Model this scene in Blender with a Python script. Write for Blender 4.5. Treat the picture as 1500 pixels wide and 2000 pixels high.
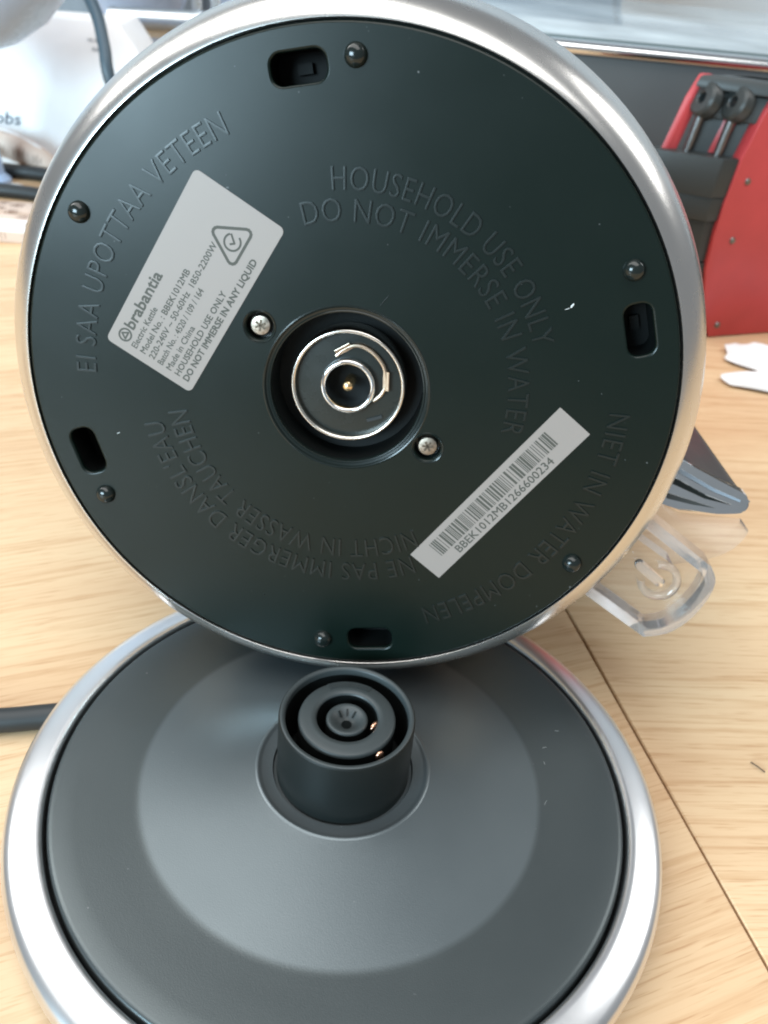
import bpy, bmesh, math, random
from mathutils import Vector, Matrix

for o in list(bpy.data.objects):
    bpy.data.objects.remove(o, do_unlink=True)
scene = bpy.context.scene
COL = scene.collection
R = math.radians
random.seed(7)

# ------------------------------------------------------------------ camera
cam_d = bpy.data.cameras.new('camera')
cam = bpy.data.objects.new('camera', cam_d)
COL.objects.link(cam)
cF = Vector((0.01056615, 0.81911119, -0.57353746))
cR = Vector((0.99565142, 0.04447206, 0.0818565))
cU = Vector((-0.09255597, 0.5719083, 0.81507932))
cam.matrix_world = Matrix(((cR.x, cU.x, -cF.x, 0.00193951), (cR.y, cU.y, -cF.y, -0.13751946),
                           (cR.z, cU.z, -cF.z, 0.19002918), (0, 0, 0, 1)))
cam_d.sensor_fit = 'VERTICAL'
cam_d.sensor_height = 36
cam_d.sensor_width = 27
cam_d.lens = 1707.16 / 2000 * 36
cam_d.clip_start = 0.01
cam_d.clip_end = 50
cam_d.dof.use_dof = True
cam_d.dof.focus_distance = 0.186
cam_d.dof.aperture_fstop = 26
scene.camera = cam

# ------------------------------------------------------------------ world + lamps
world = bpy.data.worlds.new('World')
scene.world = world
world.use_nodes = True
bg = world.node_tree.nodes['Background']
bg.inputs[0].default_value = (0.88, 0.94, 1.0, 1)
bg.inputs[1].default_value = 0.31

def area(name, loc, target, sx, sy, power, color):
    d = bpy.data.lights.new(name, 'AREA')
    d.shape = 'RECTANGLE'; d.size = sx; d.size_y = sy; d.energy = power; d.color = color
    o = bpy.data.objects.new(name, d)
    COL.objects.link(o)
    o.location = loc
    o.rotation_euler = (Vector(target) - Vector(loc)).to_track_quat('-Z', 'Y').to_euler()
    return o
area('ceiling_lamp', (-0.4, -0.2, 1.9), (-0.35, -0.15, 0), 3.2, 1.3, 55, (1.0, 0.985, 0.96))
area('left_ceiling_lamp', (-2.05, 0.75, 1.8), (-0.4, 0.4, 0), 0.9, 1.1, 20, (1.0, 0.99, 0.97))
area('right_ceiling_lamp', (1.95, 0.85, 1.7), (0.1, 0.2, 0), 0.9, 1.0, 19, (1.0, 0.99, 0.97))
area('window_light', (-1.15, -1.62, 0.62), (-0.1, 0.2, 0.10), 1.0, 0.7, 68, (0.62, 0.86, 1.0))

scene.view_settings.view_transform = 'Standard'
scene.view_settings.look = 'None'
scene.view_settings.exposure = 0
scene.view_settings.gamma = 1
scene.cycles.use_denoising = True
scene.cycles.max_bounces = 12
scene.cycles.transmission_bounces = 12
scene.cycles.glossy_bounces = 6
scene.cycles.caustics_reflective = False
scene.cycles.filter_width = 2.0

# ------------------------------------------------------------------ materials
def nd(nt, kind, **kw):
    n = nt.nodes.new(kind)
    for k, v in kw.items():
        if k.startswith('_'):
            n.inputs[k[1:].replace('_', ' ')].default_value = v
        else:
            setattr(n, k, v)
    return n
def ramp(nt, fac, stops):
    r = nt.nodes.new('ShaderNodeValToRGB')
    el = r.color_ramp.elements
    while len(el) < len(stops):
        el.new(0.5)
    for e, (p, c) in zip(el, stops):
        e.position = p; e.color = tuple(c) + (1,) if len(c) == 3 else c
    nt.links.new(fac, r.inputs[0])
    return r
def mat(name, color, rough=0.5, metal=0.0, spec=0.5, rvar=0.08, rscale=60, bump=0.0, bscale=800, cvar=0.0, coat=0.0, trans=0.0, ior=1.45, _=None):
    m = bpy.data.materials.new(name)
    m.use_nodes = True
    nt = m.node_tree
    b = nt.nodes['Principled BSDF']
    b.inputs['Base Color'].default_value = tuple(color) + (1,)
    b.inputs['Metallic'].default_value = metal
    b.inputs['Specular IOR Level'].default_value = spec
    b.inputs['IOR'].default_value = ior
    b.inputs['Coat Weight'].default_value = coat
    b.inputs['Transmission Weight'].default_value = trans
    tc = nd(nt, 'ShaderNodeTexCoord')
    n = nd(nt, 'ShaderNodeTexNoise', _Scale=rscale, _Detail=4.0)
    nt.links.new(tc.outputs['Object'], n.inputs['Vector'])
    mr = nd(nt, 'ShaderNodeMapRange')
    mr.inputs['To Min'].default_value = max(0.0, rough - rvar)
    mr.inputs['To Max'].default_value = min(1.0, rough + rvar)
    nt.links.new(n.outputs['Fac'], mr.inputs['Value'])
    nt.links.new(mr.outputs['Result'], b.inputs['Roughness'])
    if cvar:
        r = ramp(nt, n.outputs['Fac'], [(0.3, [c * (1 - cvar) for c in color]), (0.7, [min(1, c * (1 + cvar)) for c in color])])
        nt.links.new(r.outputs[0], b.inputs['Base Color'])
    if bump:
        n2 = nd(nt, 'ShaderNodeTexNoise', _Scale=bscale, _Detail=2.0)
        nt.links.new(tc.outputs['Object'], n2.inputs['Vector'])
        bp = nd(nt, 'ShaderNodeBump', _Strength=bump, _Distance=0.0002)
        nt.links.new(n2.outputs['Fac'], bp.inputs['Height'])
        nt.links.new(bp.outputs['Normal'], b.inputs['Normal'])
    return m

def dusty(m, amount, col=(0.35, 0.37, 0.38), scale=900, thr=0.72):
    # tiny specks of dust and scuffs: base colour only
    nt = m.node_tree; b = nt.nodes['Principled BSDF']
    tc = nd(nt, 'ShaderNodeTexCoord')
    v = nd(nt, 'ShaderNodeTexNoise', _Scale=scale, _Detail=1.0)
    nt.links.new(tc.outputs['Object'], v.inputs['Vector'])
    base = tuple(b.inputs['Base Color'].default_value)[:3]
    mixc = [base[i] * (1 - amount) + col[i] * amount for i in range(3)]
    r = ramp(nt, v.outputs['Fac'], [(thr, base), (min(0.99, thr + 0.06), mixc)])
    nt.links.new(r.outputs[0], b.inputs['Base Color'])

def wood_mat(name, angle, seed):
    m = bpy.data.materials.new(name); m.use_nodes = True
    nt = m.node_tree; b = nt.nodes['Principled BSDF']
    tc = nd(nt, 'ShaderNodeTexCoord')
    rot = nd(nt, 'ShaderNodeMapping'); rot.inputs['Rotation'].default_value = (0, 0, -R(angle)); rot.inputs['Location'].default_value = (seed, seed * 1.7, 0)
    nt.links.new(tc.outputs['Object'], rot.inputs['Vector'])
    def noise(sx, sy, scale, detail, rough=0.55, dist=0.0):
        mp = nd(nt, 'ShaderNodeMapping'); mp.inputs['Scale'].default_value = (sx, sy, 1)
        nt.links.new(rot.outputs[0], mp.inputs['Vector'])
        n = nd(nt, 'ShaderNodeTexNoise', _Scale=scale, _Detail=detail, _Roughness=rough, _Distortion=dist)
        nt.links.new(mp.outputs[0], n.inputs['Vector'])
        return n.outputs['Fac']
    broad = noise(1.5, 20, 1.6, 3, 0.5, 0.35)
    fine = noise(5, 130, 3.0, 4, 0.6, 0.2)
    pores = noise(26, 560, 2.4, 2, 0.6)
    c1 = ramp(nt, broad, [(0.26, (0.600, 0.395, 0.228)), (0.52, (0.680, 0.482, 0.292)), (0.76, (0.715, 0.540, 0.338))])
    c2 = ramp(nt, fine, [(0.32, (0.78, 0.67, 0.57)), (0.52, (1, 1, 1))])
    c3 = ramp(nt, pores, [(0.33, (0.80, 0.70, 0.62)), (0.43, (1, 1, 1))])
    mx = nd(nt, 'ShaderNodeMix', data_type='RGBA', blend_type='MULTIPLY'); mx.inputs[0].default_value = 0.75
    nt.links.new(c1.outputs[0], mx.inputs[6]); nt.links.new(c2.outputs[0], mx.inputs[7])
    mx2 = nd(nt, 'ShaderNodeMix', data_type='RGBA', blend_type='MULTIPLY'); mx2.inputs[0].default_value = 0.8
    nt.links.new(mx.outputs[2], mx2.inputs[6]); nt.links.new(c3.outputs[0], mx2.inputs[7])
    nt.links.new(mx2.outputs[2], b.inputs['Base Color'])
    b.inputs['Roughness'].default_value = 0.42
    b.inputs['Specular IOR Level'].default_value = 0.45
    bp = nd(nt, 'ShaderNodeBump', _Strength=0.12, _Distance=0.0003)
    nt.links.new(fine, bp.inputs['Height']); nt.links.new(bp.outputs['Normal'], b.inputs['Normal'])
    return m

def print_mat(name, paper, ink):
    # flat printed wrapping: rows of small fork-like strokes
    m = bpy.data.materials.new(name); m.use_nodes = True
    nt = m.node_tree; b = nt.nodes['Principled BSDF']
    tc = nd(nt, 'ShaderNodeTexCoord')
    vor = nd(nt, 'ShaderNodeTexVoronoi', _Scale=75.0, _Randomness=0.45)
    nt.links.new(tc.outputs['Object'], vor.inputs['Vector'])
    wv = nd(nt, 'ShaderNodeTexWave', _Scale=130.0, _Distortion=1.5); wv.bands_direction = 'X'
    nt.links.new(tc.outputs['Object'], wv.inputs['Vector'])
    ad = nd(nt, 'ShaderNodeMath', operation='MULTIPLY_ADD'); ad.inputs[1].default_value = 0.28
    nt.links.new(wv.outputs['Fac'], ad.inputs[0]); nt.links.new(vor.outputs['Distance'], ad.inputs[2])
    r = ramp(nt, ad.outputs[0], [(0.42, ink), (0.50, paper)])
    nt.links.new(r.outputs[0], b.inputs['Base Color'])
    b.inputs['Roughness'].default_value = 0.6
    return m

M = {}
M['steel'] = mat('polished_steel', (0.66, 0.65, 0.63), 0.27, 1.0, rvar=0.05, rscale=90)
M['satin_steel'] = mat('satin_steel', (0.76, 0.775, 0.79), 0.30, 1.0, rvar=0.05, rscale=70, bump=0.03, bscale=2500)
M['black_plastic'] = mat('black_moulded_plastic', (0.0030, 0.0078, 0.0062), 0.30, spec=0.34, rvar=0.06, rscale=38, bump=0.02, bscale=3500)
M['letter_plastic'] = mat('highlight_grey_lettering', (0.0070, 0.0112, 0.0103), 0.30, rvar=0.05)  # greyer than the plate, standing in for highlights on the raised letters
M['gloss_black'] = mat('gloss_black_plastic', (0.008, 0.012, 0.011), 0.17, rvar=0.06)
M['handle_black'] = mat('dark_handle_plastic', (0.045, 0.050, 0.052), 0.34, rvar=0.05)
M['base_plate'] = mat('satin_charcoal_coating', (0.112, 0.128, 0.134), 0.34, 0.6, spec=0.5, rvar=0.08, rscale=45, bump=0.13, bscale=3600)
M['post_plastic'] = mat('matt_black_connector', (0.007, 0.010, 0.010), 0.5, spec=0.3, rvar=0.06)
M['groove'] = mat('recess_shade_black', (0.003, 0.004, 0.004), 0.6, spec=0.2)  # blacker than the parts around it, shade of the recesses put into colour
M['post_ring'] = mat('grey_black_connector', (0.036, 0.045, 0.047), 0.45, rvar=0.06)
M['chrome'] = mat('chrome', (0.80, 0.82, 0.83), 0.08, 1.0, rvar=0.03)
M['chrome_worn'] = mat('crinkled_chrome', (0.74, 0.78, 0.80), 0.14, 1.0, rvar=0.05, bump=1.0, bscale=210)
M['ring_metal'] = mat('nickel_ring', (0.78, 0.74, 0.68), 0.2, 1.0, rvar=0.05)
M['brass'] = mat('brass', (0.80, 0.60, 0.34), 0.25, 1.0, rvar=0.06)
M['spring_metal'] = mat('dull_bronze_spring', (0.56, 0.46, 0.36), 0.34, 1.0, rvar=0.1)
M['copper'] = mat('copper', (0.90, 0.50, 0.34), 0.25, 1.0, rvar=0.06)
M['screw'] = mat('zinc_screw', (0.34, 0.29, 0.24), 0.42, 1.0, rvar=0.1, rscale=1500, cvar=0.3)
M['socket_grey'] = mat('smoky_socket_plastic', (0.016, 0.020, 0.018), 0.28, rvar=0.1, rscale=150)
M['screw_dark'] = mat('worn_screw_slot', (0.13, 0.105, 0.08), 0.5, 0.8, cvar=0.4, rscale=2500)
M['label_paper'] = mat('silver_grey_label', (0.262, 0.232, 0.214), 0.42, rvar=0.05)
M['ink'] = mat('dark_ink', (0.06, 0.06, 0.05), 0.6)
M['ink_blue'] = mat('slate_ink', (0.06, 0.08, 0.11), 0.6)
M['clear'] = mat('clear_plastic', (0.97, 0.96, 0.95), 0.05, trans=1.0, ior=1.40, rvar=0.03)
def thin_clear(name, clear, ior, rough, haze):
    m = bpy.data.materials.new(name); m.use_nodes = True
    nt = m.node_tree; nt.nodes.remove(nt.nodes['Principled BSDF'])
    out = nt.nodes['Material Output']
    tr = nd(nt, 'ShaderNodeBsdfTransparent'); tr.inputs[0].default_value = tuple(clear) + (1,)
    gl = nd(nt, 'ShaderNodeBsdfGlossy', _Roughness=rough); gl.inputs[0].default_value = (0.95, 0.96, 0.97, 1)
    df = nd(nt, 'ShaderNodeBsdfDiffuse'); df.inputs[0].default_value = (0.88, 0.82, 0.79, 1)
    fr = nd(nt, 'ShaderNodeFresnel', _IOR=ior)
    m1 = nd(nt, 'ShaderNodeMixShader'); m1.inputs[0].default_value = haze
    nt.links.new(tr.outputs[0], m1.inputs[1]); nt.links.new(df.outputs[0], m1.inputs[2])
    m2 = nd(nt, 'ShaderNodeMixShader')
    nt.links.new(fr.outputs[0], m2.inputs[0]); nt.links.new(m1.outputs[0], m2.inputs[1]); nt.links.new(gl.outputs[0], m2.inputs[2])
    nt.links.new(m2.outputs[0], out.inputs['Surface'])
    return m
M['film'] = thin_clear('thin_clear_plastic', (0.97, 0.965, 0.96), 1.07, 0.25, 0.08)
M['lever_clear'] = thin_clear('clear_lever_plastic', (0.95, 0.94, 0.93), 1.45, 0.08, 0.03)
M['lever_edge'] = thin_clear('frosted_lever_edge', (0.93, 0.92, 0.92), 1.6, 0.12, 0.22)
M['symbol_clear'] = thin_clear('moulded_clear_symbol', (0.91, 0.90, 0.90), 1.6, 0.12, 0.12)
M['rubber'] = mat('black_rubber', (0.018, 0.022, 0.024), 0.5, rvar=0.08)
M['white_card'] = mat('white_gloss_card', (0.86, 0.87, 0.88), 0.4, cvar=0.02)
M['tissue'] = mat('white_tissue', (0.78, 0.785, 0.79), 0.9, cvar=0.05, rscale=150, bump=0.6, bscale=400)
M['grey_blue'] = mat('pale_grey_glaze', (0.42, 0.55, 0.76), 0.28, cvar=0.04)
M['slate'] = mat('slate_plastic', (0.20, 0.25, 0.30), 0.45, cvar=0.06)
M['cable_grey'] = mat('dark_slate_cable', (0.055, 0.085, 0.11), 0.4)
M['rack'] = mat('brushed_alloy', (0.55, 0.60, 0.64), 0.3, 1.0, rvar=0.1)
M['panel'] = mat('dark_grey_enamel', (0.085, 0.090, 0.092), 0.42, rvar=0.06, cvar=0.06, rscale=20)
M['glass_top'] = mat('pale_glass_top', (0.40, 0.46, 0.49), 0.10, spec=0.8, rvar=0.08, rscale=14, cvar=0.35)
M['gasket'] = mat('grey_green_gasket', (0.12, 0.15, 0.15), 0.5)
M['red'] = mat('red_plastic', (0.53, 0.062, 0.068), 0.36, rvar=0.06, cvar=0.05)
M['tool_black'] = mat('tool_black_plastic', (0.035, 0.040, 0.040), 0.42, rvar=0.08)
M['tool_steel'] = mat('dull_steel_rod', (0.20, 0.20, 0.20), 0.32, 1.0)
M['wall'] = mat('pale_wall_paint', (0.46, 0.52, 0.57), 0.8, cvar=0.08, rscale=4)
M['paper_print'] = print_mat('printed_wrapping', (0.70, 0.56, 0.47), (0.30, 0.20, 0.15))
M['fleck'] = mat('pale_lint', (0.6, 0.62, 0.62), 0.9)
M['bark'] = mat('dark_splinter', (0.10, 0.065, 0.04), 0.8)
M['wood_left'] = wood_mat('oak_laminate_left', 24, 3.1)
M['wood_right'] = wood_mat('oak_laminate_right', 5, 11.7)
dusty(M['black_plastic'], 0.30, scale=900, thr=0.80)
def two_finish(m, r_edge, outer, inner):
    # the middle of the plate has a paler coating than its border: the coating changes at radius r_edge
    nt = m.node_tree; b = nt.nodes['Principled BSDF']
    tc = nd(nt, 'ShaderNodeTexCoord')
    fl = nd(nt, 'ShaderNodeVectorMath', operation='MULTIPLY'); fl.inputs[1].default_value = (1, 1, 0)
    nt.links.new(tc.outputs['Object'], fl.inputs[0])
    ln = nd(nt, 'ShaderNodeVectorMath', operation='LENGTH'); nt.links.new(fl.outputs[0], ln.inputs[0])
    mr = nd(nt, 'ShaderNodeMapRange')
    mr.inputs['From Min'].default_value = r_edge - 0.0007; mr.inputs['From Max'].default_value = r_edge + 0.0007
    nt.links.new(ln.outputs['Value'], mr.inputs['Value'])
    base = ramp(nt, mr.outputs[0], [(0.0, inner), (1.0, outer)])
    v = nd(nt, 'ShaderNodeTexNoise', _Scale=900.0, _Detail=1.0); nt.links.new(tc.outputs['Object'], v.inputs['Vector'])
    dust = ramp(nt, v.outputs['Fac'], [(0.80, (0, 0, 0)), (0.86, (0.4, 0.4, 0.4))])
    mx = nd(nt, 'ShaderNodeMix', data_type='RGBA')
    nt.links.new(dust.outputs[0], mx.inputs[0]); nt.links.new(base.outputs[0], mx.inputs[6]); mx.inputs[7].default_value = (0.35, 0.37, 0.38, 1)
    nt.links.new(mx.outputs[2], b.inputs['Base Color'])
two_finish(M['base_plate'], 0.0479, (0.072, 0.085, 0.088), (0.112, 0.132, 0.140))

# ------------------------------------------------------------------ mesh helpers (millimetres in, metres out)
MM = 0.001
def tag(o, label=None, cat=None, group=None, kind=None):
    if label: o['label'] = label
    if cat: o['category'] = cat
    if group: o['group'] = group
    if kind: o['kind'] = kind
    return o
def link(name, me, m, parent=None, smooth=True, angle=35):
    if m is not None:
        me.materials.clear(); me.materials.append(m)
    if smooth:
        me.polygons.foreach_set('use_smooth', [True] * len(me.polygons))
        me.set_sharp_from_angle(angle=R(angle))
    o = bpy.data.objects.new(name, me)
    COL.objects.link(o)
    if parent: o.parent = parent
    return o
def from_bm(name, bm, m, parent=None, smooth=True, angle=35, scale=MM):
    bmesh.ops.recalc_face_normals(bm, faces=bm.faces)
    if scale != 1: bmesh.ops.scale(bm, vec=(scale,) * 3, verts=bm.verts)
    me = bpy.data.meshes.new(name); bm.to_mesh(me); bm.free()
    return link(name, me, m, parent, smooth, angle)
def empty(name, loc=(0, 0, 0), mtx=None):
    o = bpy.data.objects.new(name, None); COL.objects.link(o)
    o.empty_display_size = 0.01
    if mtx is not None: o.matrix_world = mtx
    else: o.location = loc
    return o
def lathe_bm(prof, seg=160, centre=(0, 0), bm=None, a0=0.0, a1=2 * math.pi):
    bm = bm or bmesh.new()
    full = abs(a1 - a0 - 2 * math.pi) < 1e-6
    n = seg if full else seg + 1
    rings = []
    for r, z in prof:
        if r < 1e-6:
            rings.append([bm.verts.new((centre[0], centre[1], z))])
        else:
            rings.append([bm.verts.new((centre[0] + r * math.cos(a0 + (a1 - a0) * i / seg), centre[1] + r * math.sin(a0 + (a1 - a0) * i / seg), z)) for i in range(n)])
    for a, b in zip(rings, rings[1:]):
        for i in range(seg):
            j = (i + 1) % n
            if len(a) == 1 and len(b) == 1: continue
            if len(a) == 1: bm.faces.new((a[0], b[i], b[j]))
            elif len(b) == 1: bm.faces.new((a[i], a[j], b[0]))
            else: bm.faces.new((a[i], a[j], b[j], b[i]))
    return bm
def lathe(name, prof, m, parent=None, seg=160, centre=(0, 0), angle=35):
    return from_bm(name, lathe_bm(prof, seg, centre), m, parent, True, angle)
def prism_bm(poly, z0, z1, bm=None, bevel=0.0):
    bm = bm or bmesh.new()
    lo = [bm.verts.new((x, y, z0)) for x, y in poly]
    hi = [bm.verts.new((x, y, z1)) for x, y in poly]
    n = len(poly)
    fs = [bm.faces.new(lo[::-1]), bm.faces.new(hi)]
    for i in range(n):
        fs.append(bm.faces.new((lo[i], lo[(i + 1) % n], hi[(i + 1) % n], hi[i])))
    if bevel:
        es = set(e for f in fs for e in f.edges)
        bmesh.ops.bevel(bm, geom=list(es), offset=bevel, segments=2, affect='EDGES', profile=0.6)
    return bm
def hexa_bm(lo, hi, bm=None, bevel=0.0):
    bm = bm or bmesh.new()
    a = [bm.verts.new(p) for p in lo]; b = [bm.verts.new(p) for p in hi]
    n = len(a)
    fs = [bm.faces.new(a[::-1]), bm.faces.new(b)]
    for i in range(n):
        fs.append(bm.faces.new((a[i], a[(i + 1) % n], b[(i + 1) % n], b[i])))
    if bevel:
        es = set(e for f in fs for e in f.edges)
        bmesh.ops.bevel(bm, geom=list(es), offset=bevel, segments=2, affect='EDGES', profile=0.6)
    return bm
def smooth_path(pts, n=8):
    P = [Vector(p) for p in pts]
    out = []
    for i in range(len(P) - 1):
        p0 = P[max(0, i - 1)]; p1 = P[i]; p2 = P[i + 1]; p3 = P[min(len(P) - 1, i + 2)]
        for k in range(n):
            t = k / n
            out.append(0.5 * ((2 * p1) + (p2 - p0) * t + (2 * p0 - 5 * p1 + 4 * p2 - p3) * t * t + (3 * p1 - p0 - 3 * p2 + p3) * t ** 3))
    out.append(P[-1])
    return out
def tube_bm(path, r, seg=14, bm=None, flat=1.0):
    bm = bm or bmesh.new()
    path = [Vector(p) for p in path]
    rings = []
    up = Vector((0, 0, 1))
    for i, p in enumerate(path):
        t = (path[min(i + 1, len(path) - 1)] - path[max(i - 1, 0)]).normalized()
        s = t.cross(up)
        if s.length < 1e-4: s = t.cross(Vector((1, 0, 0)))
        s.normalize(); u = s.cross(t)
        rr = r(i / (len(path) - 1)) if callable(r) else r
        rings.append([bm.verts.new(p + s * (rr * math.cos(2 * math.pi * k / seg)) + u * (rr * flat * math.sin(2 * math.pi * k / seg))) for k in range(seg)])
    for a, b in zip(rings, rings[1:]):
        for k in range(seg):
            bm.faces.new((a[k], a[(k + 1) % seg], b[(k + 1) % seg], b[k]))
    bm.faces.new(rings[0][::-1]); bm.faces.new(rings[-1])
    return bm
def stadium(cx, cy, hl, hw, rot, rad=None, n=6):
    rad = rad or hw
    pts = []
    for (sx, sy, a0) in ((1, 1, 0), (-1, 1, 90), (-1, -1, 180), (1, -1, 270)):
        for k in range(n + 1):
            a = R(a0 + 90 * k / n)
            pts.append((sx * (hl - rad) + rad * math.cos(a), sy * (hw - rad) + rad * math.sin(a)))
    c, s = math.cos(rot), math.sin(rot)
    return [(cx + c * x - s * y, cy + s * x + c * y) for x, y in pts]
def circle_pts(cx, cy, r, n=48):
    return [(cx + r * math.cos(2 * math.pi * i / n), cy + r * math.sin(2 * math.pi * i / n)) for i in range(n)]
def curve_mesh(name, outlines, extrude, bevel):
    cu = bpy.data.curves.new(name, 'CURVE')
    cu.dimensions = '2D'; cu.fill_mode = 'BOTH'; cu.extrude = extrude; cu.bevel_depth = bevel; cu.bevel_resolution = 2
    for pts in outlines:
        sp = cu.splines.new('POLY'); sp.points.add(len(pts) - 1)
        for p, (x, y) in zip(sp.points, pts): p.co = (x, y, 0, 1)
        sp.use_cyclic_u = True
    ob = bpy.data.objects.new(name, cu); COL.objects.link(ob)
    dg = bpy.context.evaluated_depsgraph_get()
    me = bpy.data.meshes.new_from_object(ob.evaluated_get(dg))
    bpy.data.objects.remove(ob); bpy.data.curves.remove(cu)
    me.name = name
    return me
def text_verts(body, extrude=0.0, bevel=0.0, space=1.0, res=3, thin=0.0):
    cu = bpy.data.curves.new('lettering', 'FONT')
    cu.body = body; cu.size = 1.0; cu.offset = thin; cu.extrude = extrude; cu.bevel_depth = bevel; cu.space_character = space
    cu.resolution_u = res; cu.bevel_resolution = 0
    ob = bpy.data.objects.new('lettering', cu); COL.objects.link(ob)
    dg = bpy.context.evaluated_depsgraph_get()
    me = bpy.data.meshes.new_from_object(ob.evaluated_get(dg))
    bpy.data.objects.remove(ob); bpy.data.curves.remove(cu)
    vs = [v.co.copy() for v in me.vertices]; fs = [tuple(p.vertices) for p in me.polygons]
    bpy.data.meshes.remove(me)
    return vs, fs
CAP = 0.70
def mesh_from(name, vs, fs, m, parent, smooth=False):
    me = bpy.data.meshes.new(name)
    me.from_pydata([(v[0] * MM, v[1] * MM, v[2] * MM) for v in vs], [], fs)
    me.update()
    return link(name, me, m, parent, smooth)
def arc_text(name, body, radius, a_start, a_end, cap, m, parent, z=0.0, depth=0.3):
    vs, fs = text_verts(body, extrude=0.5, bevel=0.026, space=1.1, thin=-0.030)
    x0 = min(v.x for v in vs); x1 = max(v.x for v in vs)
    arc = R(a_start - a_end)
    k = cap / CAP
    out = []
    for v in vs:
        th = R(a_start) - (v.x - x0) / (x1 - x0) * arc
        rr = radius - cap / 2 + v.y * k
        out.append((rr * math.cos(th), rr * math.sin(th), z + (v.z + 0.5) * depth))
    return mesh_from(name, out, fs, m, parent)
def flat_text(body, x, y, width, cap, sheet, bold=0.0):
    # adds a printed line to sheet = (verts, faces); label coordinates in mm
    vs, fs = text_verts(body, bevel=0.0, res=2)
    x0 = min(v.x for v in vs); x1 = max(v.x for v in vs)
    kx = width / (x1 - x0); ky = cap / CAP
    V, F = sheet
    for dx, dy in ([(0, 0)] if not bold else [(0, 0), (bold, 0), (0, bold), (bold, bold)]):
        b = len(V)
        V.extend([(x + dx + (v.x - x0) * kx, y + dy + v.y * ky, 0.001 * (dx > 0) + 0.002 * (dy > 0)) for v in vs])
        F.extend([tuple(i + b for i in f) for f in fs])
def quad(sheet, pts, z=0.0):
    V, F = sheet; b = len(V)
    V.extend([(p[0], p[1], z) for p in pts]); F.append(tuple(range(b, b + len(pts))))
def band(sheet, pts, w, closed=False):
    # thin stroke along 2D points
    n = len(pts)
    for i in range(n if closed else n - 1):
        a = Vector(pts[i]); c = Vector(pts[(i + 1) % n]); d = (c - a).normalized(); p = Vector((-d.y, d.x)) * w / 2; e = d * w * 0.3
        quad(sheet, [a - e + p, a - e - p, c + e - p, c + e + p], z=0.0005 * (i % 3))

# ------------------------------------------------------------------ setting: wall and table
bm = bmesh.new()
bmesh.ops.create_cube(bm, size=1, matrix=Matrix.Translation((0, 1550, 350)) @ Matrix.Diagonal((3600, 40, 1500, 1)))
tag(from_bm('wall', bm, M['wall'], None, False), 'pale grey wall far behind the table', kind='structure')

table = tag(empty('table', (0, 0, 0)), 'pale oak laminate table top with a dark joint running to lower right', 'table')
sa, sb = Vector((70.0, 83.0)), Vector((100.0, -31.0))
sd = (sb - sa).normalized()
P0 = sa - sd * 1480; P1 = sb + sd * 420
perp = Vector((-sd.y, sd.x))            # points to the right-hand board
g = 0.35
def board(poly, m):
    bm = prism_bm(poly, -24, 0)
    es = [e for e in bm.edges if all(abs(v.co.z) < 1e-6 for v in e.verts)]
    bmesh.ops.bevel(bm, geom=es, offset=0.35, segments=1, affect='EDGES')
    return from_bm('tabletop_board', bm, m, table, False)
if perp.x < 0: perp = -perp
l0, l1, r0, r1 = P0 - perp * g, P1 - perp * g, P0 + perp * g, P1 + perp * g
board([(-1300, P1.y), (l1.x, l1.y), (l0.x, l0.y), (-1300, P0.y)], M['wood_left'])
board([(r1.x, r1.y), (1500, P1.y), (1500, P0.y), (r0.x, r0.y)], M['wood_right'])
bm = prism_bm([(P1.x - 30, P1.y + 6), (P1.x + 30, P1.y + 6), (P0.x + 30, P0.y - 6), (P0.x - 30, P0.y - 6)], -34, -24.5)
from_bm('joint_strip', bm, M['bark'], table, False)

# ------------------------------------------------------------------ power base
base = tag(empty('power_base', (0, 0, 0)), 'round charcoal kettle power base with silver rim and raised black connector post', 'kettle base')
lathe('rim', [(68.9, 10.8), (68.9, 13.8), (69.15, 14.45), (69.8, 14.75), (71.0, 14.6), (73.5, 14.0), (75.6, 13.3), (76.8, 12.7), (77.6, 11.8), (77.95, 10.4), (77.7, 7), (77.1, 3.2), (75, 3.0), (69, 3.0), (68.9, 10.8)], M['satin_steel'], base, 200, angle=50)
lathe('foot_ring', [(66, 3.1), (74.5, 3.1), (74.0, 0.0), (66.5, 0.0), (66, 3.1)], M['rubber'], base, 96)
pl = [(68.1, 8), (68.1, 13.6), (67.9, 14.2), (67.4, 14.55), (66.6, 14.7), (62, 14.75), (55, 14.78), (49.4, 14.8), (48.7, 14.83), (48.0, 14.89), (47.3, 14.98), (46.6, 15.08)]
for i in range(1, 15):
    t = i / 14
    pl.append((46.6 - t * 25.4, 15.08 + 3.75 * t ** 1.02))
pl += [(21.08, 18.85), (20.98, 18.87)]
pl += [(20.8, 19.0), (20.5, 19.08), (20.2, 19.02), (19.9, 18.8), (19.3, 18.55), (16.9, 18.3), (16.6, 17.4), (15, 17.2)]
lathe('top_plate', pl, M['base_plate'], base, 200, angle=40)
post = lathe('connector_post', [(15.95, 17.3), (15.9, 19), (15.75, 35.7), (15.6, 36.15), (15.45, 36.3)], M['post_plastic'], base, 128, angle=50)
lathe('post_lip', [(15.5, 36.2), (15.3, 36.4), (14.9, 36.42), (14.4, 36.2), (14.25, 35.8), (14.2, 34.5)], M['post_ring'], post, 128, angle=50)
lathe('groove', [(14.22, 34.6), (14.2, 20), (11.3, 20), (11.25, 34.6)], M['groove'], post, 96, angle=50)
lathe('inner_groove', [(7.02, 35.0), (7.0, 22), (4.95, 22), (4.85, 34.4)], M['groove'], post, 96, angle=50)
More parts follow.
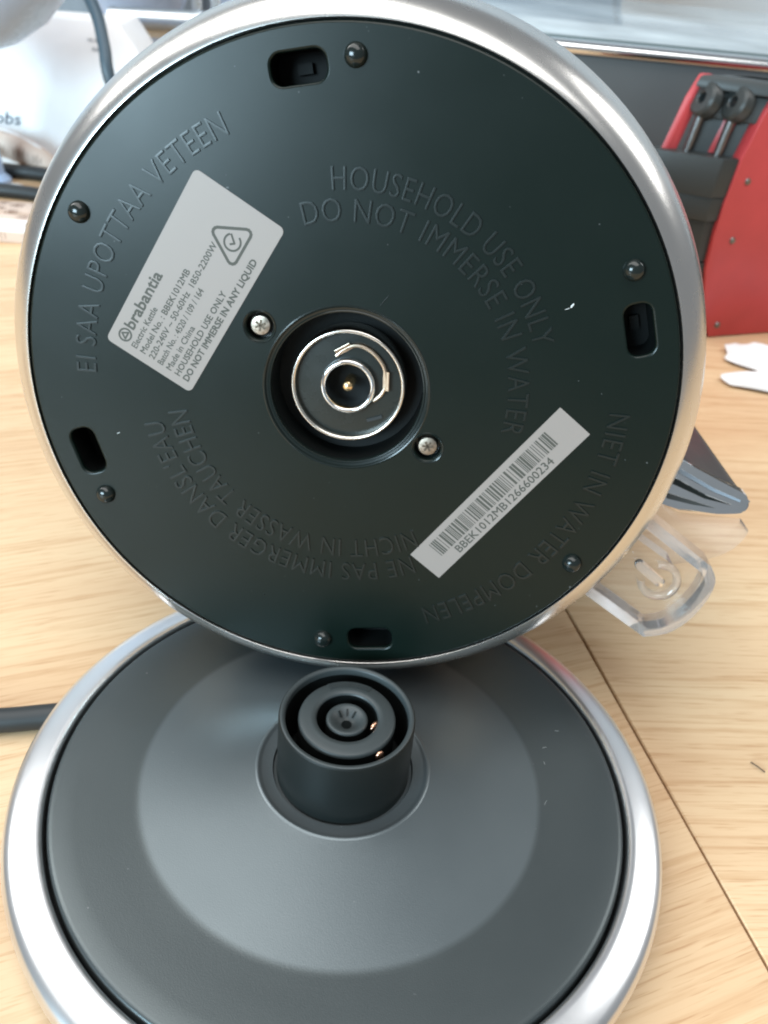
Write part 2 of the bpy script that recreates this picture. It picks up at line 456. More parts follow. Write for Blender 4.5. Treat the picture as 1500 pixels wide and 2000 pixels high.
# inner ring with fine radial ribs on its outer shoulder
prof = [(11.27, 34.4), (11.25, 34.7), (11.1, 35.2), (10.6, 35.5), (9.4, 35.45), (8.6, 35.7), (7.5, 35.6), (7.1, 35.2), (7.03, 34.9)]
lathe('inner_ring', prof, M['post_ring'], post, 120, angle=50)
lathe('hub', [(4.86, 34.3), (4.83, 34.5), (4.6, 34.9), (4.2, 35.0), (3.5, 34.8), (2.4, 33.7), (1.5, 33.0), (1.25, 32.8), (1.2, 29), (0, 29)], M['post_ring'], post, 64, angle=50)
bm = bmesh.new()
for i in range(44):
    a = R(62 + i * 1.35)
    c, s = math.cos(a), math.sin(a)
    bmesh.ops.create_cube(bm, size=1, matrix=Matrix.Translation((10.0 * c, 10.0 * s, 35.5)) @ Matrix.Rotation(a, 4, 'Z') @ Matrix.Diagonal((1.7, 0.13, 0.34, 1)))
from_bm('rib', bm, M['post_ring'], post, False)['kind'] = 'stuff'
for k in range(3):
    a = R(55 + k * 38)
    bm = bmesh.new()
    bmesh.ops.create_cube(bm, size=1, matrix=Matrix.Translation((2.6 * math.cos(a), 2.6 * math.sin(a), 34.0)) @ Matrix.Rotation(a, 4, 'Z') @ Matrix.Rotation(R(-40), 4, 'Y') @ Matrix.Diagonal((1.6, 0.35, 0.5, 1)))
    from_bm('hub_notch', bm, M['post_plastic'], post, False)
# copper contacts
bm = bmesh.new()
bmesh.ops.create_icosphere(bm, subdivisions=3, radius=1, matrix=Matrix.Translation((6.35, -1.3, 34.6)) @ Matrix.Rotation(R(62), 4, 'Z') @ Matrix.Diagonal((1.45, 0.62, 1.1, 1)))
from_bm('copper_contact', bm, M['copper'], post)
bm = bmesh.new()
bmesh.ops.create_icosphere(bm, subdivisions=3, radius=1, matrix=Matrix.Translation((8.0, -9.9, 35.0)) @ Matrix.Rotation(R(36), 4, 'Z') @ Matrix.Diagonal((1.1, 0.6, 1.3, 1)))
from_bm('copper_contact', bm, M['copper'], post)
pc = smooth_path([(-70, 21, 4.6), (-80, 18.8, 4.0), (-100, 15, 3.5), (-150, 9, 3.4), (-230, 6, 3.4), (-330, 20, 3.4), (-430, 60, 3.4)], 8)
from_bm('power_cord', tube_bm(pc, 3.3, 16), M['rubber'], base)
# lint and scuffs on the plate
for (x, y, a, l) in ((51, 14, 20, 1.6), (44, 6, 70, 1.0), (49.5, -3, 65, 2.0), (50.5, 9, 100, 1.2), (55, 20, 10, 1.4)):
    bm = bmesh.new()
    bmesh.ops.create_cube(bm, size=1, matrix=Matrix.Translation((x, y, 14.9)) @ Matrix.Rotation(R(a), 4, 'Z') @ Matrix.Diagonal((l * 0.7, 0.05, 0.05, 1)))
    from_bm('lint', bm, M['fleck'], base, False)

# ------------------------------------------------------------------ kettle (local frame: x right, y up, z out of the underside)
kn = Vector((-0.06119038, -0.9831285, 0.17237775)); ku = Vector((0.99806867, -0.06212026, 0)); kw = Vector((0.01070815, 0.17204483, 0.98503092))
kc = Vector((-0.00685861, 0.03608278, 0.1003891))
kettle = empty('kettle', mtx=Matrix(((ku.x, kw.x, kn.x, kc.x), (ku.y, kw.y, kn.y, kc.y), (ku.z, kw.z, kn.z, kc.z), (0, 0, 0, 1))))
tag(kettle, 'stainless steel kettle lying on its side with its black underside facing the viewer', 'kettle')
S = 0.95
lathe('rim', [(72.1, -4), (72.1, -0.6), (72.14, -0.22), (72.26, -0.06), (72.6, -0.12), (73.4, -0.5), (74.3, -1.05), (75.3, -1.95), (76.3, -3.05), (77.2, -4.35), (78.0, -5.85), (78.65, -7.6), (79.1, -9.5)], M['steel'], kettle, 220, angle=60)
lathe('body', [(79.1, -9.52), (80.2, -14.5), (80.9, -20), (80.7, -27), (79.7, -36), (78.0, -47), (76.4, -56), (73, -90), (69.5, -130), (66, -168), (64.8, -182), (63.0, -187), (60, -188.5)], M['steel'], kettle, 200, angle=60)
lathe('lid', [(61.5, -188.4), (61, -190), (50, -194), (30, -197), (0, -198)], M['black_plastic'], kettle, 96)
lathe('lid_knob', [(9, -197), (8, -202), (12, -206), (11, -210), (0, -211)], M['black_plastic'], kettle, 48)
bm = bmesh.new()
sa_ = R(150)
def sp(r, a, z): return (r * math.cos(sa_ + R(a)), r * math.sin(sa_ + R(a)), z)
hexa_bm([sp(66, -20, -150), sp(70, 0, -135), sp(66, 20, -150)], [sp(63, -16, -184), sp(84, 0, -188), sp(63, 16, -184)], bm)
from_bm('spout', bm, M['steel'], kettle)

slots = [(-15.1, 65.9), (63.5, 21.7), (-62.6, -23.6), (11.8, -67.2)]
screws = [(-21.0, 12.4), (20.5, -11.8)]
studs = [(-3.8, 70.3), (-63.0, 33.4), (60.3, 34.8), (-59.4, -35.3), (60.6, -37.8), (-0.7, -70.1)]
slots = [(x * S, y * S) for x, y in slots]; screws = [(x * S, y * S) for x, y in screws]; studs = [(x * S * 0.985, y * S * 0.985) for x, y in studs]
holes = []
for x, y in slots:
    rot = math.atan2(y, x) + math.pi / 2
    holes.append((x, y, rot))
outl = [circle_pts(0, 0, 71.2, 200)]
outl += [stadium(x, y, 6.0, 3.4, rot, 2.7) for x, y, rot in holes]
outl += [circle_pts(x, y, 3.5, 40) for x, y in screws]
outl += [circle_pts(0, 0, 18.6, 120)]
me = curve_mesh('bottom_plate', [[(x * MM, y * MM) for x, y in o] for o in outl], 0.00025, 0.0005)
plate = link('bottom_plate', me, M['black_plastic'], kettle, True, 40)
plate.location.z = -0.00075
# dark shell just behind the plate edge
lathe('plate_seat', [(72.2, -2.2), (70.9, -2.0), (70.6, -1.2)], M['gloss_black'], kettle, 160)
for x, y, rot in holes:
    bm = bmesh.new()
    a = stadium(x, y, 6.2, 3.6, rot, 2.8); b = stadium(x, y, 5.6, 3.0, rot, 2.3)
    n = len(a)
    r0_ = [bm.verts.new((p[0], p[1], -0.9)) for p in a]; r1_ = [bm.verts.new((p[0], p[1], -9.0)) for p in b]
    for i in range(n): bm.faces.new((r0_[i], r0_[(i + 1) % n], r1_[(i + 1) % n], r1_[i]))
    bm.faces.new(r1_)
    # little rib at the bottom of the recess
    bmesh.ops.create_cube(bm, size=1, matrix=Matrix.Translation((x, y, -8.4)) @ Matrix.Rotation(rot, 4, 'Z') @ Matrix.Diagonal((3.0, 2.0, 1.6, 1)))
    from_bm('vent_recess', bm, M['groove'], kettle, True, 30)
for x, y in studs:
    lathe('stud', [(2.35, -0.5), (2.3, 0.15), (2.1, 0.85), (1.6, 1.5), (0.9, 1.85), (0, 1.95)], M['gloss_black'], kettle, 32, (x, y))
for q, (x, y) in enumerate(screws):
    lathe('screw_recess', [(3.55, -0.4), (3.7, 0.05), (3.6, 0.2), (3.4, 0.1), (3.15, -0.5), (3.0, -3.6), (0, -3.7)], M['gloss_black'], kettle, 40, (x, y))
    sc = lathe('screw', [(2.35, -3.4), (2.3, -1.5), (2.05, -1.15), (1.3, -1.0), (0, -0.95)], M['screw'], kettle, 32, (x, y))
    for k in range(3):
        bm = bmesh.new()
        bmesh.ops.create_cube(bm, size=1, matrix=Matrix.Translation((x, y, -1.0)) @ Matrix.Rotation(R(25 + 60 * k + 35 * q), 4, 'Z') @ Matrix.Diagonal((2.5, 0.5, 0.14, 1)))
        from_bm('screw_slot', bm, M['screw_dark'], sc, False)
# socket
well = lathe('socket', [(18.75, -0.6), (18.75, 0.02), (18.5, 0.12), (18.25, 0.0), (18.1, -0.35), (17.6, -0.45), (17.35, -0.25), (17.1, -0.3), (16.95, -0.7), (16.9, -1.4)], M['gloss_black'], kettle, 140, angle=40)
lathe('well', [(16.92, -1.35), (16.7, -9), (13.0, -9.4)], M['groove'], well, 120, angle=30)
lathe('socket_floor', [(12.6, -5.2), (12.2, -4.3), (6.0, -4.1)], M['socket_grey'], well, 120, angle=30)
lathe('pin_well', [(5.6, -4.2), (5.4, -9), (0, -9.2)], M['groove'], well, 60, angle=30)
lathe('socket_ring', [(13.1, -8.8), (13.0, -3.1), (12.8, -2.6), (12.45, -2.4), (12.1, -2.55), (11.9, -3.0), (11.9, -4.15)], M['ring_metal'], well, 140, angle=70)
lathe('inner_socket_ring', [(6.2, -4.0), (6.2, -2.7), (6.0, -2.25), (5.6, -2.05), (5.2, -2.25), (5.0, -2.7), (4.95, -8.8)], M['chrome'], well, 96, angle=70)
lathe('pin', [(1.25, -9), (1.25, -3.4), (1.0, -2.7), (0.5, -2.4), (0, -2.3)], M['brass'], well, 32)
arc = smooth_path([(-3.2, 6.4, -3.6), (-1.2, 8.4, -3.5), (1.7, 9.3, -3.4), (4.9, 8.1, -3.4), (7.6, 5.2, -3.4), (8.4, 1.4, -3.5), (7.6, -1.2, -3.6), (6.0, -3.0, -3.8)], 6)
from_bm('contact_spring', tube_bm(arc, 0.46, 8), M['spring_metal'], well)
for (x, y, a, lx, ly) in ((-1.7, 8.1, 34, 3.8, 1.7), (8.4, 2.0, -86, 4.4, 1.6)):
    bm = bmesh.new()
    bmesh.ops.create_cube(bm, size=1, matrix=Matrix.Translation((x, y, -3.25)) @ Matrix.Rotation(R(a), 4, 'Z') @ Matrix.Rotation(R(24), 4, 'X') @ Matrix.Diagonal((lx, ly, 0.25, 1)))
    bmesh.ops.bevel(bm, geom=bm.edges[:], offset=0.1, segments=1, affect='EDGES')
    from_bm('contact_blade', bm, M['spring_metal'], well, False)
bm = bmesh.new()
bmesh.ops.create_cube(bm, size=1, matrix=Matrix.Translation((6.6, -7.2, -4.15)) @ Matrix.Rotation(R(22), 4, 'Z') @ Matrix.Diagonal((3.6, 0.7, 0.6, 1)))
from_bm('key_slot', bm, M['rubber'], well, False)

# raised lettering around the plate
for body, rad, a0, a1 in (("HOUSEHOLD USE ONLY", 46.3, 98.5, 20.5), ("DO NOT IMMERSE IN WATER", 39.9, 108.5, -8.5),
                          ("NICHT IN WASSER TAUCHEN", 41.4, -60.5, -165.5), ("NE PAS IMMERGER DANSL'EAU", 48.1, -64.5, -163),
                          ("NIET IN WATER DOMPELEN", 63.3, 2.0, -66.5), ("EI SAA UPOTTAA VETEEN", 62.0, 183.0, 119.0)):
    arc_text('raised_lettering', body, rad * S, a0, a1, 4.7, M['letter_plastic'], kettle, z=-0.06, depth=0.34)

# stickers
def sticker(name, origin, xdir, w, h, rad, m):
    xd = Vector(xdir).normalized(); yd = Vector((-xd.y, xd.x))
    o = empty(name)
    return xd, yd
def label_obj(name, origin, xd, w, h, rad):
    pts = stadium(w / 2, h / 2, w / 2, h / 2, 0, rad, 5)
    o = from_bm(name, prism_bm(pts, 0.0, 0.1), M['label_paper'], kettle, False)
    a = math.atan2(xd[1], xd[0])
    o.location = (origin[0] * MM, origin[1] * MM, 0.00006); o.rotation_euler = (0, 0, a)
    return o
lab = label_obj('rating_label', (-36.9 * S, -5.3 * S), (20.7, 39.3), 42.4, 21.5, 1.2)
sh = ([], [])
top = 21.5
flat_text('brabantia', 5.2, top - 4.4, 14.2, 2.5, sh, 0.16)
band(sh, [(3.3 + 1.35 * math.cos(R(a)), top - 3.2 + 1.35 * math.sin(R(a))) for a in range(0, 360, 20)], 0.4, True)
band(sh, [(2.5, top - 3.6), (3.3, top - 2.4), (4.1, top - 3.6)], 0.4, True)
for i, (txt, wd, bold, cap) in enumerate((("Electric Kettle", 10.5, 0.05, 1.4), ("Model No. : BBEK1012MB", 21.7, 0.06, 1.4), ("220-240V ~ 50-60Hz  1850-2200W", 29.8, 0.05, 1.4), ("Batch No. : 4520 / 109 / 164", 19.8, 0.05, 1.4), ("Made in China", 11.6, 0.05, 1.4), ("HOUSEHOLD USE ONLY", 22.0, 0.08, 1.4), ("DO NOT IMMERSE IN ANY LIQUID", 31.5, 0.12, 1.45))):
    flat_text(txt, 1.9, top - 6.75 - i * 2.2, wd, cap, sh, bold)
tx, ty = 34.0, top - 13.4
tri = []
for a in (90, 210, 330):
    for k in (-40, -20, 0, 20, 40):
        c = (tx + 3.5 * math.cos(R(a)), ty + 3.5 * math.sin(R(a)))
        tri.append((c[0] + 1.0 * math.cos(R(a + k * 1.5)), c[1] + 1.0 * math.sin(R(a + k * 1.5))))
band(sh, tri, 0.62, True)
band(sh, [(tx + 1.75 * math.cos(R(a)), ty - 0.1 + 1.75 * math.sin(R(a))) for a in range(50, 331, 14)], 0.42)
band(sh, [(tx - 0.6, ty + 0.1), (tx, ty - 0.6), (tx + 1.3, ty + 0.9)], 0.42)
p = mesh_from('printed_text', sh[0], sh[1], M['ink'], lab); p.location.z = 0.00013
lab2 = label_obj('barcode_label', (27.6 * S, -46.2 * S), (30.2, 43.3), 49.6, 9.2, 0.15)
sh = ([], [])
x = 49.6 * 0.10; xe = 49.6 * 0.876; rng = random.Random(21); u = 0.19
while x < xe - 0.3:
    bw = u * rng.choice((1, 1, 2, 2, 3)); gp = u * rng.choice((1, 1, 1, 2, 3))
    quad(sh, [(x, 9.2 * 0.38), (x + bw, 9.2 * 0.38), (x + bw, 9.2 * 0.84), (x, 9.2 * 0.84)]); x += bw + gp
mesh_from('barcode', sh[0], sh[1], M['ink'], lab2).location.z = 0.00013
sh = ([], [])
flat_text('BBEK1012MB1266600234', 49.6 * 0.172, 9.2 * 0.10, 49.6 * 0.63, 2.0, sh, 0.05)
mesh_from('printed_text', sh[0], sh[1], M['ink'], lab2).location.z = 0.00013
for (x, y, a, l, w_) in ((47.9 * S, 25.3 * S, 60, 1.3, 0.45), (47.0 * S, 24.5 * S, 25, 1.3, 0.14), (6.5, 20.5, 55, 3.6, 0.12), (-52, -17, 30, 1.0, 0.2)):
    bm = bmesh.new()
    bmesh.ops.create_icosphere(bm, subdivisions=1, radius=0.5, matrix=Matrix.Translation((x, y, 0.12)) @ Matrix.Rotation(R(a), 4, 'Z') @ Matrix.Diagonal((l, w_, 0.15, 1)))
    from_bm('scuff_mark', bm, M['fleck'] if l < 3 else M['post_ring'], kettle, False)

# handle with chrome tip
hp = [(76, -15.5), (90, -21.2), (97, -24.0)] + [v.to_2d()[:] for v in smooth_path([(100.5, -25.2, 0), (103.4, -26.2, 0), (104.9, -27.4, 0), (104.6, -29.0, 0), (102.6, -30.1, 0), (97, -30.9, 0)], 4)] + [(88, -31.2), (76, -29)]
hd = from_bm('handle', prism_bm(hp, -150, -38.2, bevel=0.7), M['handle_black'], kettle, True, 30)
def slope_end(o):
    # chrome end given a slant to catch the lamps, lower edge nearer the base
    for v in o.data.vertices:
        if v.co.z > -0.0370: v.co.z -= (v.co.y + 0.0235) * 0.42
    return o
hp2 = [(x + (0.7 if x > 90 else 0), y + (0.5 if y > -27 else -0.5)) for x, y in hp]
slope_end(from_bm('chrome_trim', prism_bm(hp2, -38.1, -35, bevel=0.5), M['chrome_worn'], hd, True, 30))
for p4, m4 in (([(82, -19.6), (96, -25.2), (103.2, -27.2), (103.0, -27.7), (96, -26.0), (82, -20.9)], 'slate'), ([(84, -23.2), (94, -27.0), (101, -28.6), (94, -27.9), (84, -25.0)], 'gloss_black'), ([(84, -27.6), (92, -29.0), (97, -29.9), (91, -29.7), (84, -29.0)], 'tool_black')):
    slope_end(from_bm('reflection_strip', prism_bm(p4, -34.9, -34.5), M[m4], hd, False))  # dark strips standing in for reflections in the chrome end
from_bm('handle_bracket', prism_bm([(60, -12), (80, -16), (80, -29), (60, -27)], -148, -128, bevel=1), M['gloss_black'], hd, True, 30)
# clear switch housing and lever
hpoly = [(72, -36)] + [v.to_2d()[:] for v in smooth_path([(88, -45, 0), (96, -42.5, 0), (101.5, -39, 0), (104.2, -35.0, 0), (104.6, -32.4, 0)], 4)] + [(88, -32.8), (72, -25)]
from_bm('switch_housing', prism_bm(hpoly, -33.2, -26), M['film'], kettle, True, 40)
A_, B_ = Vector((82.6, -62.7)), Vector((94.6, -39.6))
arcp = [v.to_2d() for v in smooth_path([(82.6, -62.7, 0), (88.2, -60.8, 0), (92.8, -56.2, 0), (95.9, -49.5, 0), (96.7, -43.8, 0), (94.6, -39.6, 0)], 4)]
outer = [Vector((57, -47.5))] + arcp + [Vector((70, -24.3))]
cen = Vector((78, -45))
def inset(pts, d):
    n = len(pts); out = []
    for i in range(n):
        a, b, c = pts[i - 1], pts[i], pts[(i + 1) % n]
        n1 = Vector((-(b - a).y, (b - a).x)).normalized(); n2 = Vector((-(c - b).y, (c - b).x)).normalized()
        k = (n1 + n2)
        k = k / max(0.4, k.length_squared / 2) if k.length > 1e-4 else n1
        out.append(b + k * d)
    return out
inner = inset(outer, 2.7)
lever = from_bm('switch_lever', prism_bm([tuple(v) for v in inset(outer, 2.3)], -22.2, -20.4), M['lever_clear'], kettle, True, 30)
bm = bmesh.new()
n = len(outer)
lv = [[bm.verts.new((v.x, v.y, z)) for v in ps] for ps, z in ((outer, -16.5), (inner, -16.0), (inner, -23.5), (outer, -24.5))]
for a, b in zip(lv, lv[1:] + lv[:1]):
    for i in range(n):
        bm.faces.new((a[i], a[(i + 1) % n], b[(i + 1) % n], b[i]))
from_bm('lever_wall', bm, M['lever_edge'], lever, True, 30)
# raised power symbol
px_, py_ = 83.8, -47.2
ba = math.atan2(1.0, -1.45)
bm = bmesh.new()
rp = [(5.6, -20.4), (5.4, -19.0), (4.6, -18.6), (3.8, -19.0), (3.6, -20.4)]
lathe_bm(rp, 40, (px_, py_), bm, ba + R(38), ba + R(322))
from_bm('power_symbol', bm, M['symbol_clear'], lever, True, 60)
c_, s_ = math.cos(ba), math.sin(ba)
bar = stadium(px_ + 3.6 * c_, py_ + 3.6 * s_, 5.0, 1.2, ba, 1.15)
from_bm('power_symbol_bar', prism_bm(bar, -20.4, -18.6, bevel=0.4), M['symbol_clear'], lever, True, 30)

# ------------------------------------------------------------------ things behind, left
def box_part(name, x0, x1, y0, y1, z0, z1, m, parent=None, bevel=1.0, rotz=0):
    bm = prism_bm([(x0, y0), (x1, y0), (x1, y1), (x0, y1)], z0, z1, bevel=bevel)
    return from_bm(name, bm, m, parent, True, 30)

carton = tag(empty('white_carton', (-0.30, 0.55, 0)), 'large white carton with dark lettering and a sloping right end behind the kettle', 'carton')
poly = [(-160, 0), (130, 0), (118, 30), (94, 77.5), (77, 96.4), (70, 96), (-160, 92)]
bm = bmesh.new()
hexa_bm([(x, z * 0.55, z) for x, z in poly], [(x, z * 0.55 + 48, z) for x, z in poly], bm, 2.0)
from_bm('body', bm, M['white_card'], carton, True, 30)
def wall_print(name, lines, parent, m, loc, yaw=0, tilt=90):
    sh = ([], [])
    for a in lines: flat_text(*a, sh, a[4] * 0.012)
    o = mesh_from(name, sh[0], sh[1], m, parent)
    o.location = loc; o.rotation_euler = (R(tilt), 0, R(yaw))
    return o
TILT = math.degrees(math.atan2(1, 0.55))
wall_print('printed_word', [('obs', 0, 0, 19.8, 9.0)], carton, M['ink_blue'], (-0.0137, 0.0134, 0.0258), 0, TILT)
wall_print('printed_words', [('FILTER', 0, 6.2, 9.6, 2.5), ('RESET', 3.4, 0, 7.0, 2.5)], carton, M['ink_blue'], (0.0538, 0.0420, 0.0775), 0, TILT)
bowl = tag(empty('grey_bowl', (-0.278, 0.50, 0)), 'pale grey rounded bowl on a stem in the far left corner', 'bowl')
lathe('cup', [(0, 84), (12, 85), (30, 91), (50, 104), (66, 122), (76, 145), (79, 165), (77, 185), (74, 185), (75, 165), (60, 125), (0, 92)], M['grey_blue'], bowl, 96)
bowl.location.x = -0.292
lathe('stem', [(12, 0), (12, 3), (8, 7), (6, 30), (6, 78), (14, 85)], M['grey_blue'], bowl, 48)

wire = tag(from_bm('looped_cable', tube_bm(smooth_path([(-120, 560, 4), (-150, 505, 6), (-176, 470, 40), (-189, 462, 80), (-194, 470, 101), (-202, 482, 119), (-222, 500, 138), (-262, 515, 146), (-330, 520, 120), (-380, 520, 40), (-400, 520, 4)], 8), 3.9, 14), M['cable_grey']),
           'dark cable arching in front of the white carton', 'cable')

for i, (pts, lab_, r) in enumerate((
        ([(-480, 522, 4.8), (-380, 519, 4.8), (-300, 516, 4.8), (-250, 512, 4.8), (-150, 482, 4.8), (-60, 440, 4.5)], 'upper of two black cables lying side by side left of the kettle', 4.8),
        ([(-480, 470, 4.6), (-380, 471, 4.6), (-290, 469, 4.6), (-240, 465, 4.6), (-150, 442, 4.6), (-60, 405, 4.5)], 'lower braided black cable nearest the printed paper packets', 4.6))):
    tag(from_bm('black_cable', tube_bm(smooth_path(pts, 8), r, 14), M['rubber']), lab_, 'cable', 'black cables left of the kettle')

def packet(loc, w, d, h, rot, label, edge):
    t = tag(empty('paper_packet', loc), label, 'packet', 'brown printed paper packets')
    t.rotation_euler.z = R(rot)
    from_bm('wrapping', prism_bm([(0, 0), (w, 0), (w, d), (0, d)], 0, h, bevel=0.8), M['paper_print'], t, True, 30)
    if edge:
        from_bm('white_band', prism_bm([(0.2, -0.5), (w, -0.5), (w, 6), (0.2, 6)], h * 0.55, h + 0.4, bevel=0.3), M['white_card'], t, True, 30)
    return t
packet((-0.335, 0.376, 0), 112, 18, 12, 3, 'brown printed paper packet with a white top band, nearest the table front', True)
packet((-0.385, 0.418, 0), 150, 22, 4, 4, 'plain edged brown printed paper packet between the black cables and the nearest packet', False)
roll = tag(empty('paper_roll', (-0.31, 0.534, 0.012)), 'rolled brown printed paper tucked under the white carton', 'paper roll')
path = smooth_path([(-120, 6, 0), (-40, 6, 8), (10, 3, 7), (36, 0, -1), (46, 0, -8)], 6)
from_bm('roll', tube_bm(path, lambda t: 10 - 3.5 * max(0, t - 0.6), 18), M['paper_print'], roll)
rim_ = tube_bm([p + Vector((0, -1, 8.6)) for p in path], 2.0, 10)
from_bm('white_edge', rim_, M['white_card'], roll)
foil = tag(from_bm('crumpled_foil', (lambda b: (bmesh.ops.create_icosphere(b, subdivisions=3, radius=1, matrix=Matrix.Translation((-274, 490, 1.6)) @ Matrix.Diagonal((7, 4, 1.0, 1))), [setattr(v, 'co', v.co + Vector((random.uniform(-1.1, 1.1), random.uniform(-1.1, 1.1), random.uniform(-0.2, 0.6)))) for v in b.verts], b)[2])(bmesh.new()), M['white_card'], None, False),
           'scrap of crumpled white wrapping between the two black cables', 'wrapper')

rack = tag(empty('metal_rack', (-0.215, 0.70, 0)), 'silver metal rack with a thick crossbar behind the white carton', 'rack')
from_bm('crossbar', tube_bm([(-45, 0, 85), (100, 0, 91)], 11, 24), M['rack'], rack)
for x in (26, 42):
    from_bm('post', prism_bm([(x - 3, 6), (x + 4, 6), (x + 4, 14), (x - 3, 14)], 0, 175, bevel=0.5), M['rack'], rack, True, 30)
from_bm('foot_rail', tube_bm([(-40, 10, 6), (85, 10, 6)], 6, 14), M['rack'], rack)
for x in (-38, 82):
    from_bm('leg', tube_bm([(x, 4, 4), (x, 2, 84)], 4, 12), M['rack'], rack)
tub = tag(empty('grey_tub', (-0.272, 0.83, 0)), 'slate grey tapered tub standing behind the white carton', 'tub')
lathe('wall', [(0, 0), (22, 0), (24, 2), (30, 60), (46, 92), (70, 140), (72, 142), (68, 142), (44, 94), (20, 6), (0, 5)], M['grey_blue'], tub, 64)
lathe('rim', [(70.5, 136), (75, 137), (76, 143), (72.4, 144.5), (70.5, 136)], M['slate'], tub, 64)
can = tag(empty('white_canister', (-0.118, 0.80, 0)), 'white canister peeking over the upper left of the kettle rim', 'canister')
lathe('body', [(0, 0), (52, 0), (54, 3), (56, 100), (52, 106), (50, 112)], M['white_card'], can, 64)
lathe('lid', [(50, 112.2), (53, 113), (53, 124), (48, 128), (0, 129)], M['white_card'], can, 64)
shelf = tag(empty('slate_cabinet', (-0.20, 0.98, 0)), 'slate grey cabinet standing at the back of the table', 'cabinet')
box_part('carcass', -260, 420, 0, 160, 0, 240, M['slate'], shelf, 3)
for x in (-255, -30, 195):
    from_bm('door', prism_bm([(x, -8), (x + 215, -8), (x + 215, -0.6), (x, -0.6)], 8, 232, bevel=1.5), M['grey_blue'] if x == -30 else M['slate'], shelf, True, 30)

# ------------------------------------------------------------------ things behind, right
app = tag(empty('glass_topped_appliance', (0.02, 0.42, 0)), 'dark grey fronted appliance with metal edge and pale glass top behind the kettle', 'appliance')
app.rotation_euler.z = R(1.5)
box_part('front_panel', -10, 480, 0, 330, 3, 126, M['panel'], app, 1.0)
for x in (10, 440):
    lathe('foot', [(0, 0), (12, 0), (13, 3), (0, 3)], M['rubber'], app, 24, (x, 40))
# rounded metal edge
ep = []
bm = bmesh.new()
prof = [(2, 126.2), (-2.0, 126.3), (-3.6, 127.2), (-4.2, 129.2), (-3.6, 131.4), (-1.6, 132.8), (2, 133.3), (8, 133.4)]
v0 = [bm.verts.new((-12, y, z)) for y, z in prof]; v1 = [bm.verts.new((482, y, z)) for y, z in prof]
for i in range(len(prof) - 1): bm.faces.new((v0[i], v0[i + 1], v1[i + 1], v1[i]))
bm.faces.new(v0); bm.faces.new(v1[::-1])
from_bm('metal_edge', bm, M['chrome'], app, True, 50)
box_part('gasket', -12, 482, 8.1, 12, 127, 134.2, M['gasket'], app, 0.4)
box_part('glass_top', -12, 482, 12.1, 330, 126.5, 134.0, M['glass_top'], app, 0.5)

tool = tag(empty('tool_holder', (0, 0, 0)), 'upright red tool holder with black clip and two eyed rods beside the kettle', 'tool holder')
a_ = Vector((-0.955, 0.3)); b_ = Vector((0.93, 0.36))
def RP(x, y, z, along=0.0, back=0.0):   # point on right panel edge, moved along the front (a_) and along the panel (b_)
    return (x + a_.x * along + b_.x * back, y + a_.y * along + b_.y * back, z)
edge = [(182.4, 336.4, 0.5), (173, 332.6, 20), (167.3, 330.4, 41), (166.3, 330.0, 60), (166.6, 330.2, 74), (168.6, 331, 97), (175, 333.5, 121), (179.5, 335.3, 132)]
front = [RP(*p) for p in edge]
back = [RP(225 + 20, 353 + 8, p[2]) for p in edge]
def thick(pts, d):   # offset to the far side
    nv = Vector((-b_.y, b_.x)).normalized() * d
    return [(p[0] + nv.x, p[1] + nv.y, p[2]) for p in pts]
bm = bmesh.new()
poly = front + back[::-1]
hexa_bm(poly, thick(poly, 7), bm, 0.9)
from_bm('side_panel', bm, M['red'], tool, True, 30)
for p in ((176.4, 334.1, 86.4), (178.2, 334.8, 56), (185.5, 337.6, 7.5)):
    bm = bmesh.new()
    nv = Vector((b_.y, -b_.x, 0)).normalized()
    q = Matrix.Translation(Vector(p) + nv * 0.35) @ nv.to_track_quat('Z', 'Y').to_matrix().to_4x4()
    bmesh.ops.create_cone(bm, cap_ends=True, segments=20, radius1=1.9, radius2=1.4, depth=0.9, matrix=q)
    from_bm('panel_screw', bm, M['tool_steel'], tool)
# left red strip panel
lf = [RP(*p, along=36.5) for p in edge]
lb = [RP(*p, along=36.5, back=5) for p in edge]
bm = bmesh.new()
poly = lf + lb[::-1]
hexa_bm(poly, [(p[0] + a_.x * 3.2, p[1] + a_.y * 3.2, p[2]) for p in poly], bm, 0.7)
from_bm('side_panel', bm, M['red'], tool, True, 30)
# black spine between the panels, set back
sp0 = [RP(*p, along=0.5, back=9) for p in edge]; sp1 = [RP(*p, along=36, back=9) for p in edge]
bm = bmesh.new()
lo = sp0 + [RP(p[0], p[1], p[2], along=0.5, back=24) for p in edge][::-1]
hi = sp1 + [RP(p[0], p[1], p[2], along=36, back=24) for p in edge][::-1]
hexa_bm(lo, hi, bm)
from_bm('spine', bm, M['tool_black'], tool, True, 30)
def edge_at(z):
    for p, q in zip(edge, edge[1:]):
        if p[2] <= z <= q[2]:
            t = (z - p[2]) / (q[2] - p[2]); return [p[i] + (q[i] - p[i]) * t for i in range(3)]
    return list(edge[-1])
def block(name, z0, z1, al0, al1, bk0, bk1, m, bev=0.8):
    bm = bmesh.new()
    lo = []; hi = []
    for (al, bk) in ((al0, bk0), (al1, bk0), (al1, bk1), (al0, bk1)):
        lo.append(RP(*edge_at(z0), along=al, back=bk)); hi.append(RP(*edge_at(z1), along=al, back=bk))
    hexa_bm(lo, hi, bm, bev)
    return from_bm(name, bm, m, tool, True, 30)
block('inner_strip', 97.5, 118, 17.5, 21.5, 6, 9.5, M['red'], 0.3)
block('eye_bracket', 113, 125, 3, 34, 3, 9, M['tool_black'], 1.2)
block('cap', 126, 133, -6, 35, -5, 24, M['tool_black'], 1.5)
block('clip', 78, 97, 1.5, 46, -8, 8.5, M['tool_black'])
block('clip_arm', 66, 78, 2, 24, -6, 8.5, M['tool_black'])
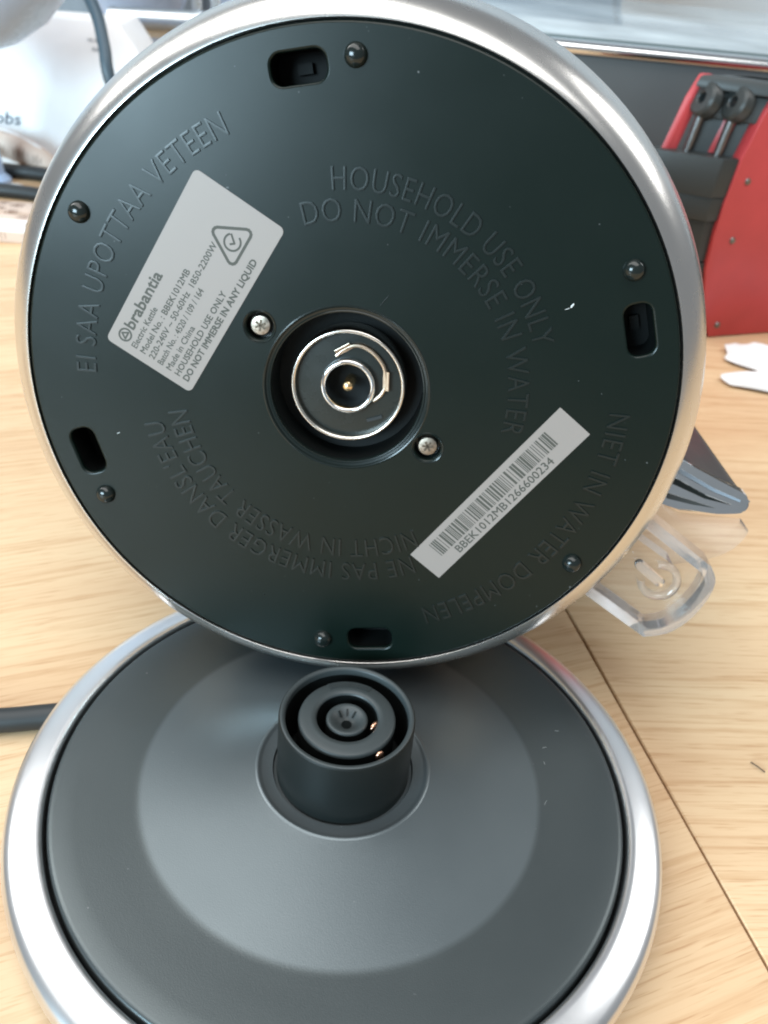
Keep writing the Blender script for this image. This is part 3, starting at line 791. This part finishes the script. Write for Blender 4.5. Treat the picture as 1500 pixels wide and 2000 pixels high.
block('latch', 44, 66.5, 4, 30, -3, 8.5, M['tool_black'])
block('lower_guard', 18, 43.5, 3, 33, -1, 8.5, M['tool_black'])
block('lower_guard', 1, 17, 3, 33, 2, 8.5, M['tool_black'])
block('window_strip', 66.5, 77.5, 27, 35, -1, 8.5, M['red'], 0.4)
for al in (28.5, 13.5):
    base_p = Vector(RP(*edge_at(95), along=al, back=2)); top_p = Vector(RP(*edge_at(121), along=al, back=-1))
    rod = from_bm('rod', tube_bm([base_p, base_p.lerp(top_p, 0.75)], 2.2, 12), M['tool_steel'], tool)
    fn = (Vector((-b_.x, -b_.y, 0)) + Vector((0, 0, 0.35))).normalized()
    bm = bmesh.new()
    lathe_bm([(2.6, -3), (2.6, 3), (3.2, 3.6), (7.0, 3.6), (8.2, 2.4), (8.2, -2.4), (7.2, -3), (2.6, -3)], 28, (0, 0), bm)
    bmesh.ops.transform(bm, matrix=Matrix.Translation(top_p) @ fn.to_track_quat('Z', 'Y').to_matrix().to_4x4(), verts=bm.verts)
    from_bm('rod_eye', bm, M['tool_black'], rod, True, 40)

# crumpled tissue
def tissue_bm():
    bm = bmesh.new()
    rng = random.Random(5)
    bmesh.ops.create_grid(bm, x_segments=26, y_segments=26, size=1)
    for v in bm.verts:
        x, y = v.co.x, v.co.y
        w = 1 + 0.16 * math.sin(5 * math.atan2(y, x) + 1) + 0.08 * math.sin(9 * math.atan2(y, x))
        z = 4 + 7 * abs(math.sin(x * 3.1 + y * 1.7)) * abs(math.cos(y * 2.3 - x)) + 3 * abs(math.sin(7 * x - 4 * y)) + rng.uniform(-0.5, 0.5)
        ed = max(abs(x), abs(y))
        z *= 1 - 0.75 * max(0, ed - 0.75) / 0.25
        v.co = (x * 56 * w, y * 36 * w * (1 - 0.35 * max(0, -x)) + 5 * (x < -0.2) * x, max(0.5, z * 0.62))
    bmesh.ops.solidify(bm, geom=bm.faces[:], thickness=0.3)
    return bm
ts = tag(from_bm('tissue', tissue_bm(), M['tissue'], None, True, 60), 'crumpled white tissue on the table at the right edge', 'tissue')
ts.location = (0.243, 0.290, 0.0008); ts.rotation_euler.z = R(-12)

bm = tube_bm(smooth_path([(113.6, 28.0, 0.4), (114.9, 26.6, 0.6), (115.9, 25.6, 0.5), (116.7, 24.9, 0.3)], 4), 0.17, 8)
tag(from_bm('splinter', bm, M['bark']), 'tiny dark splinter on the bare table right of the power base', 'splinter')
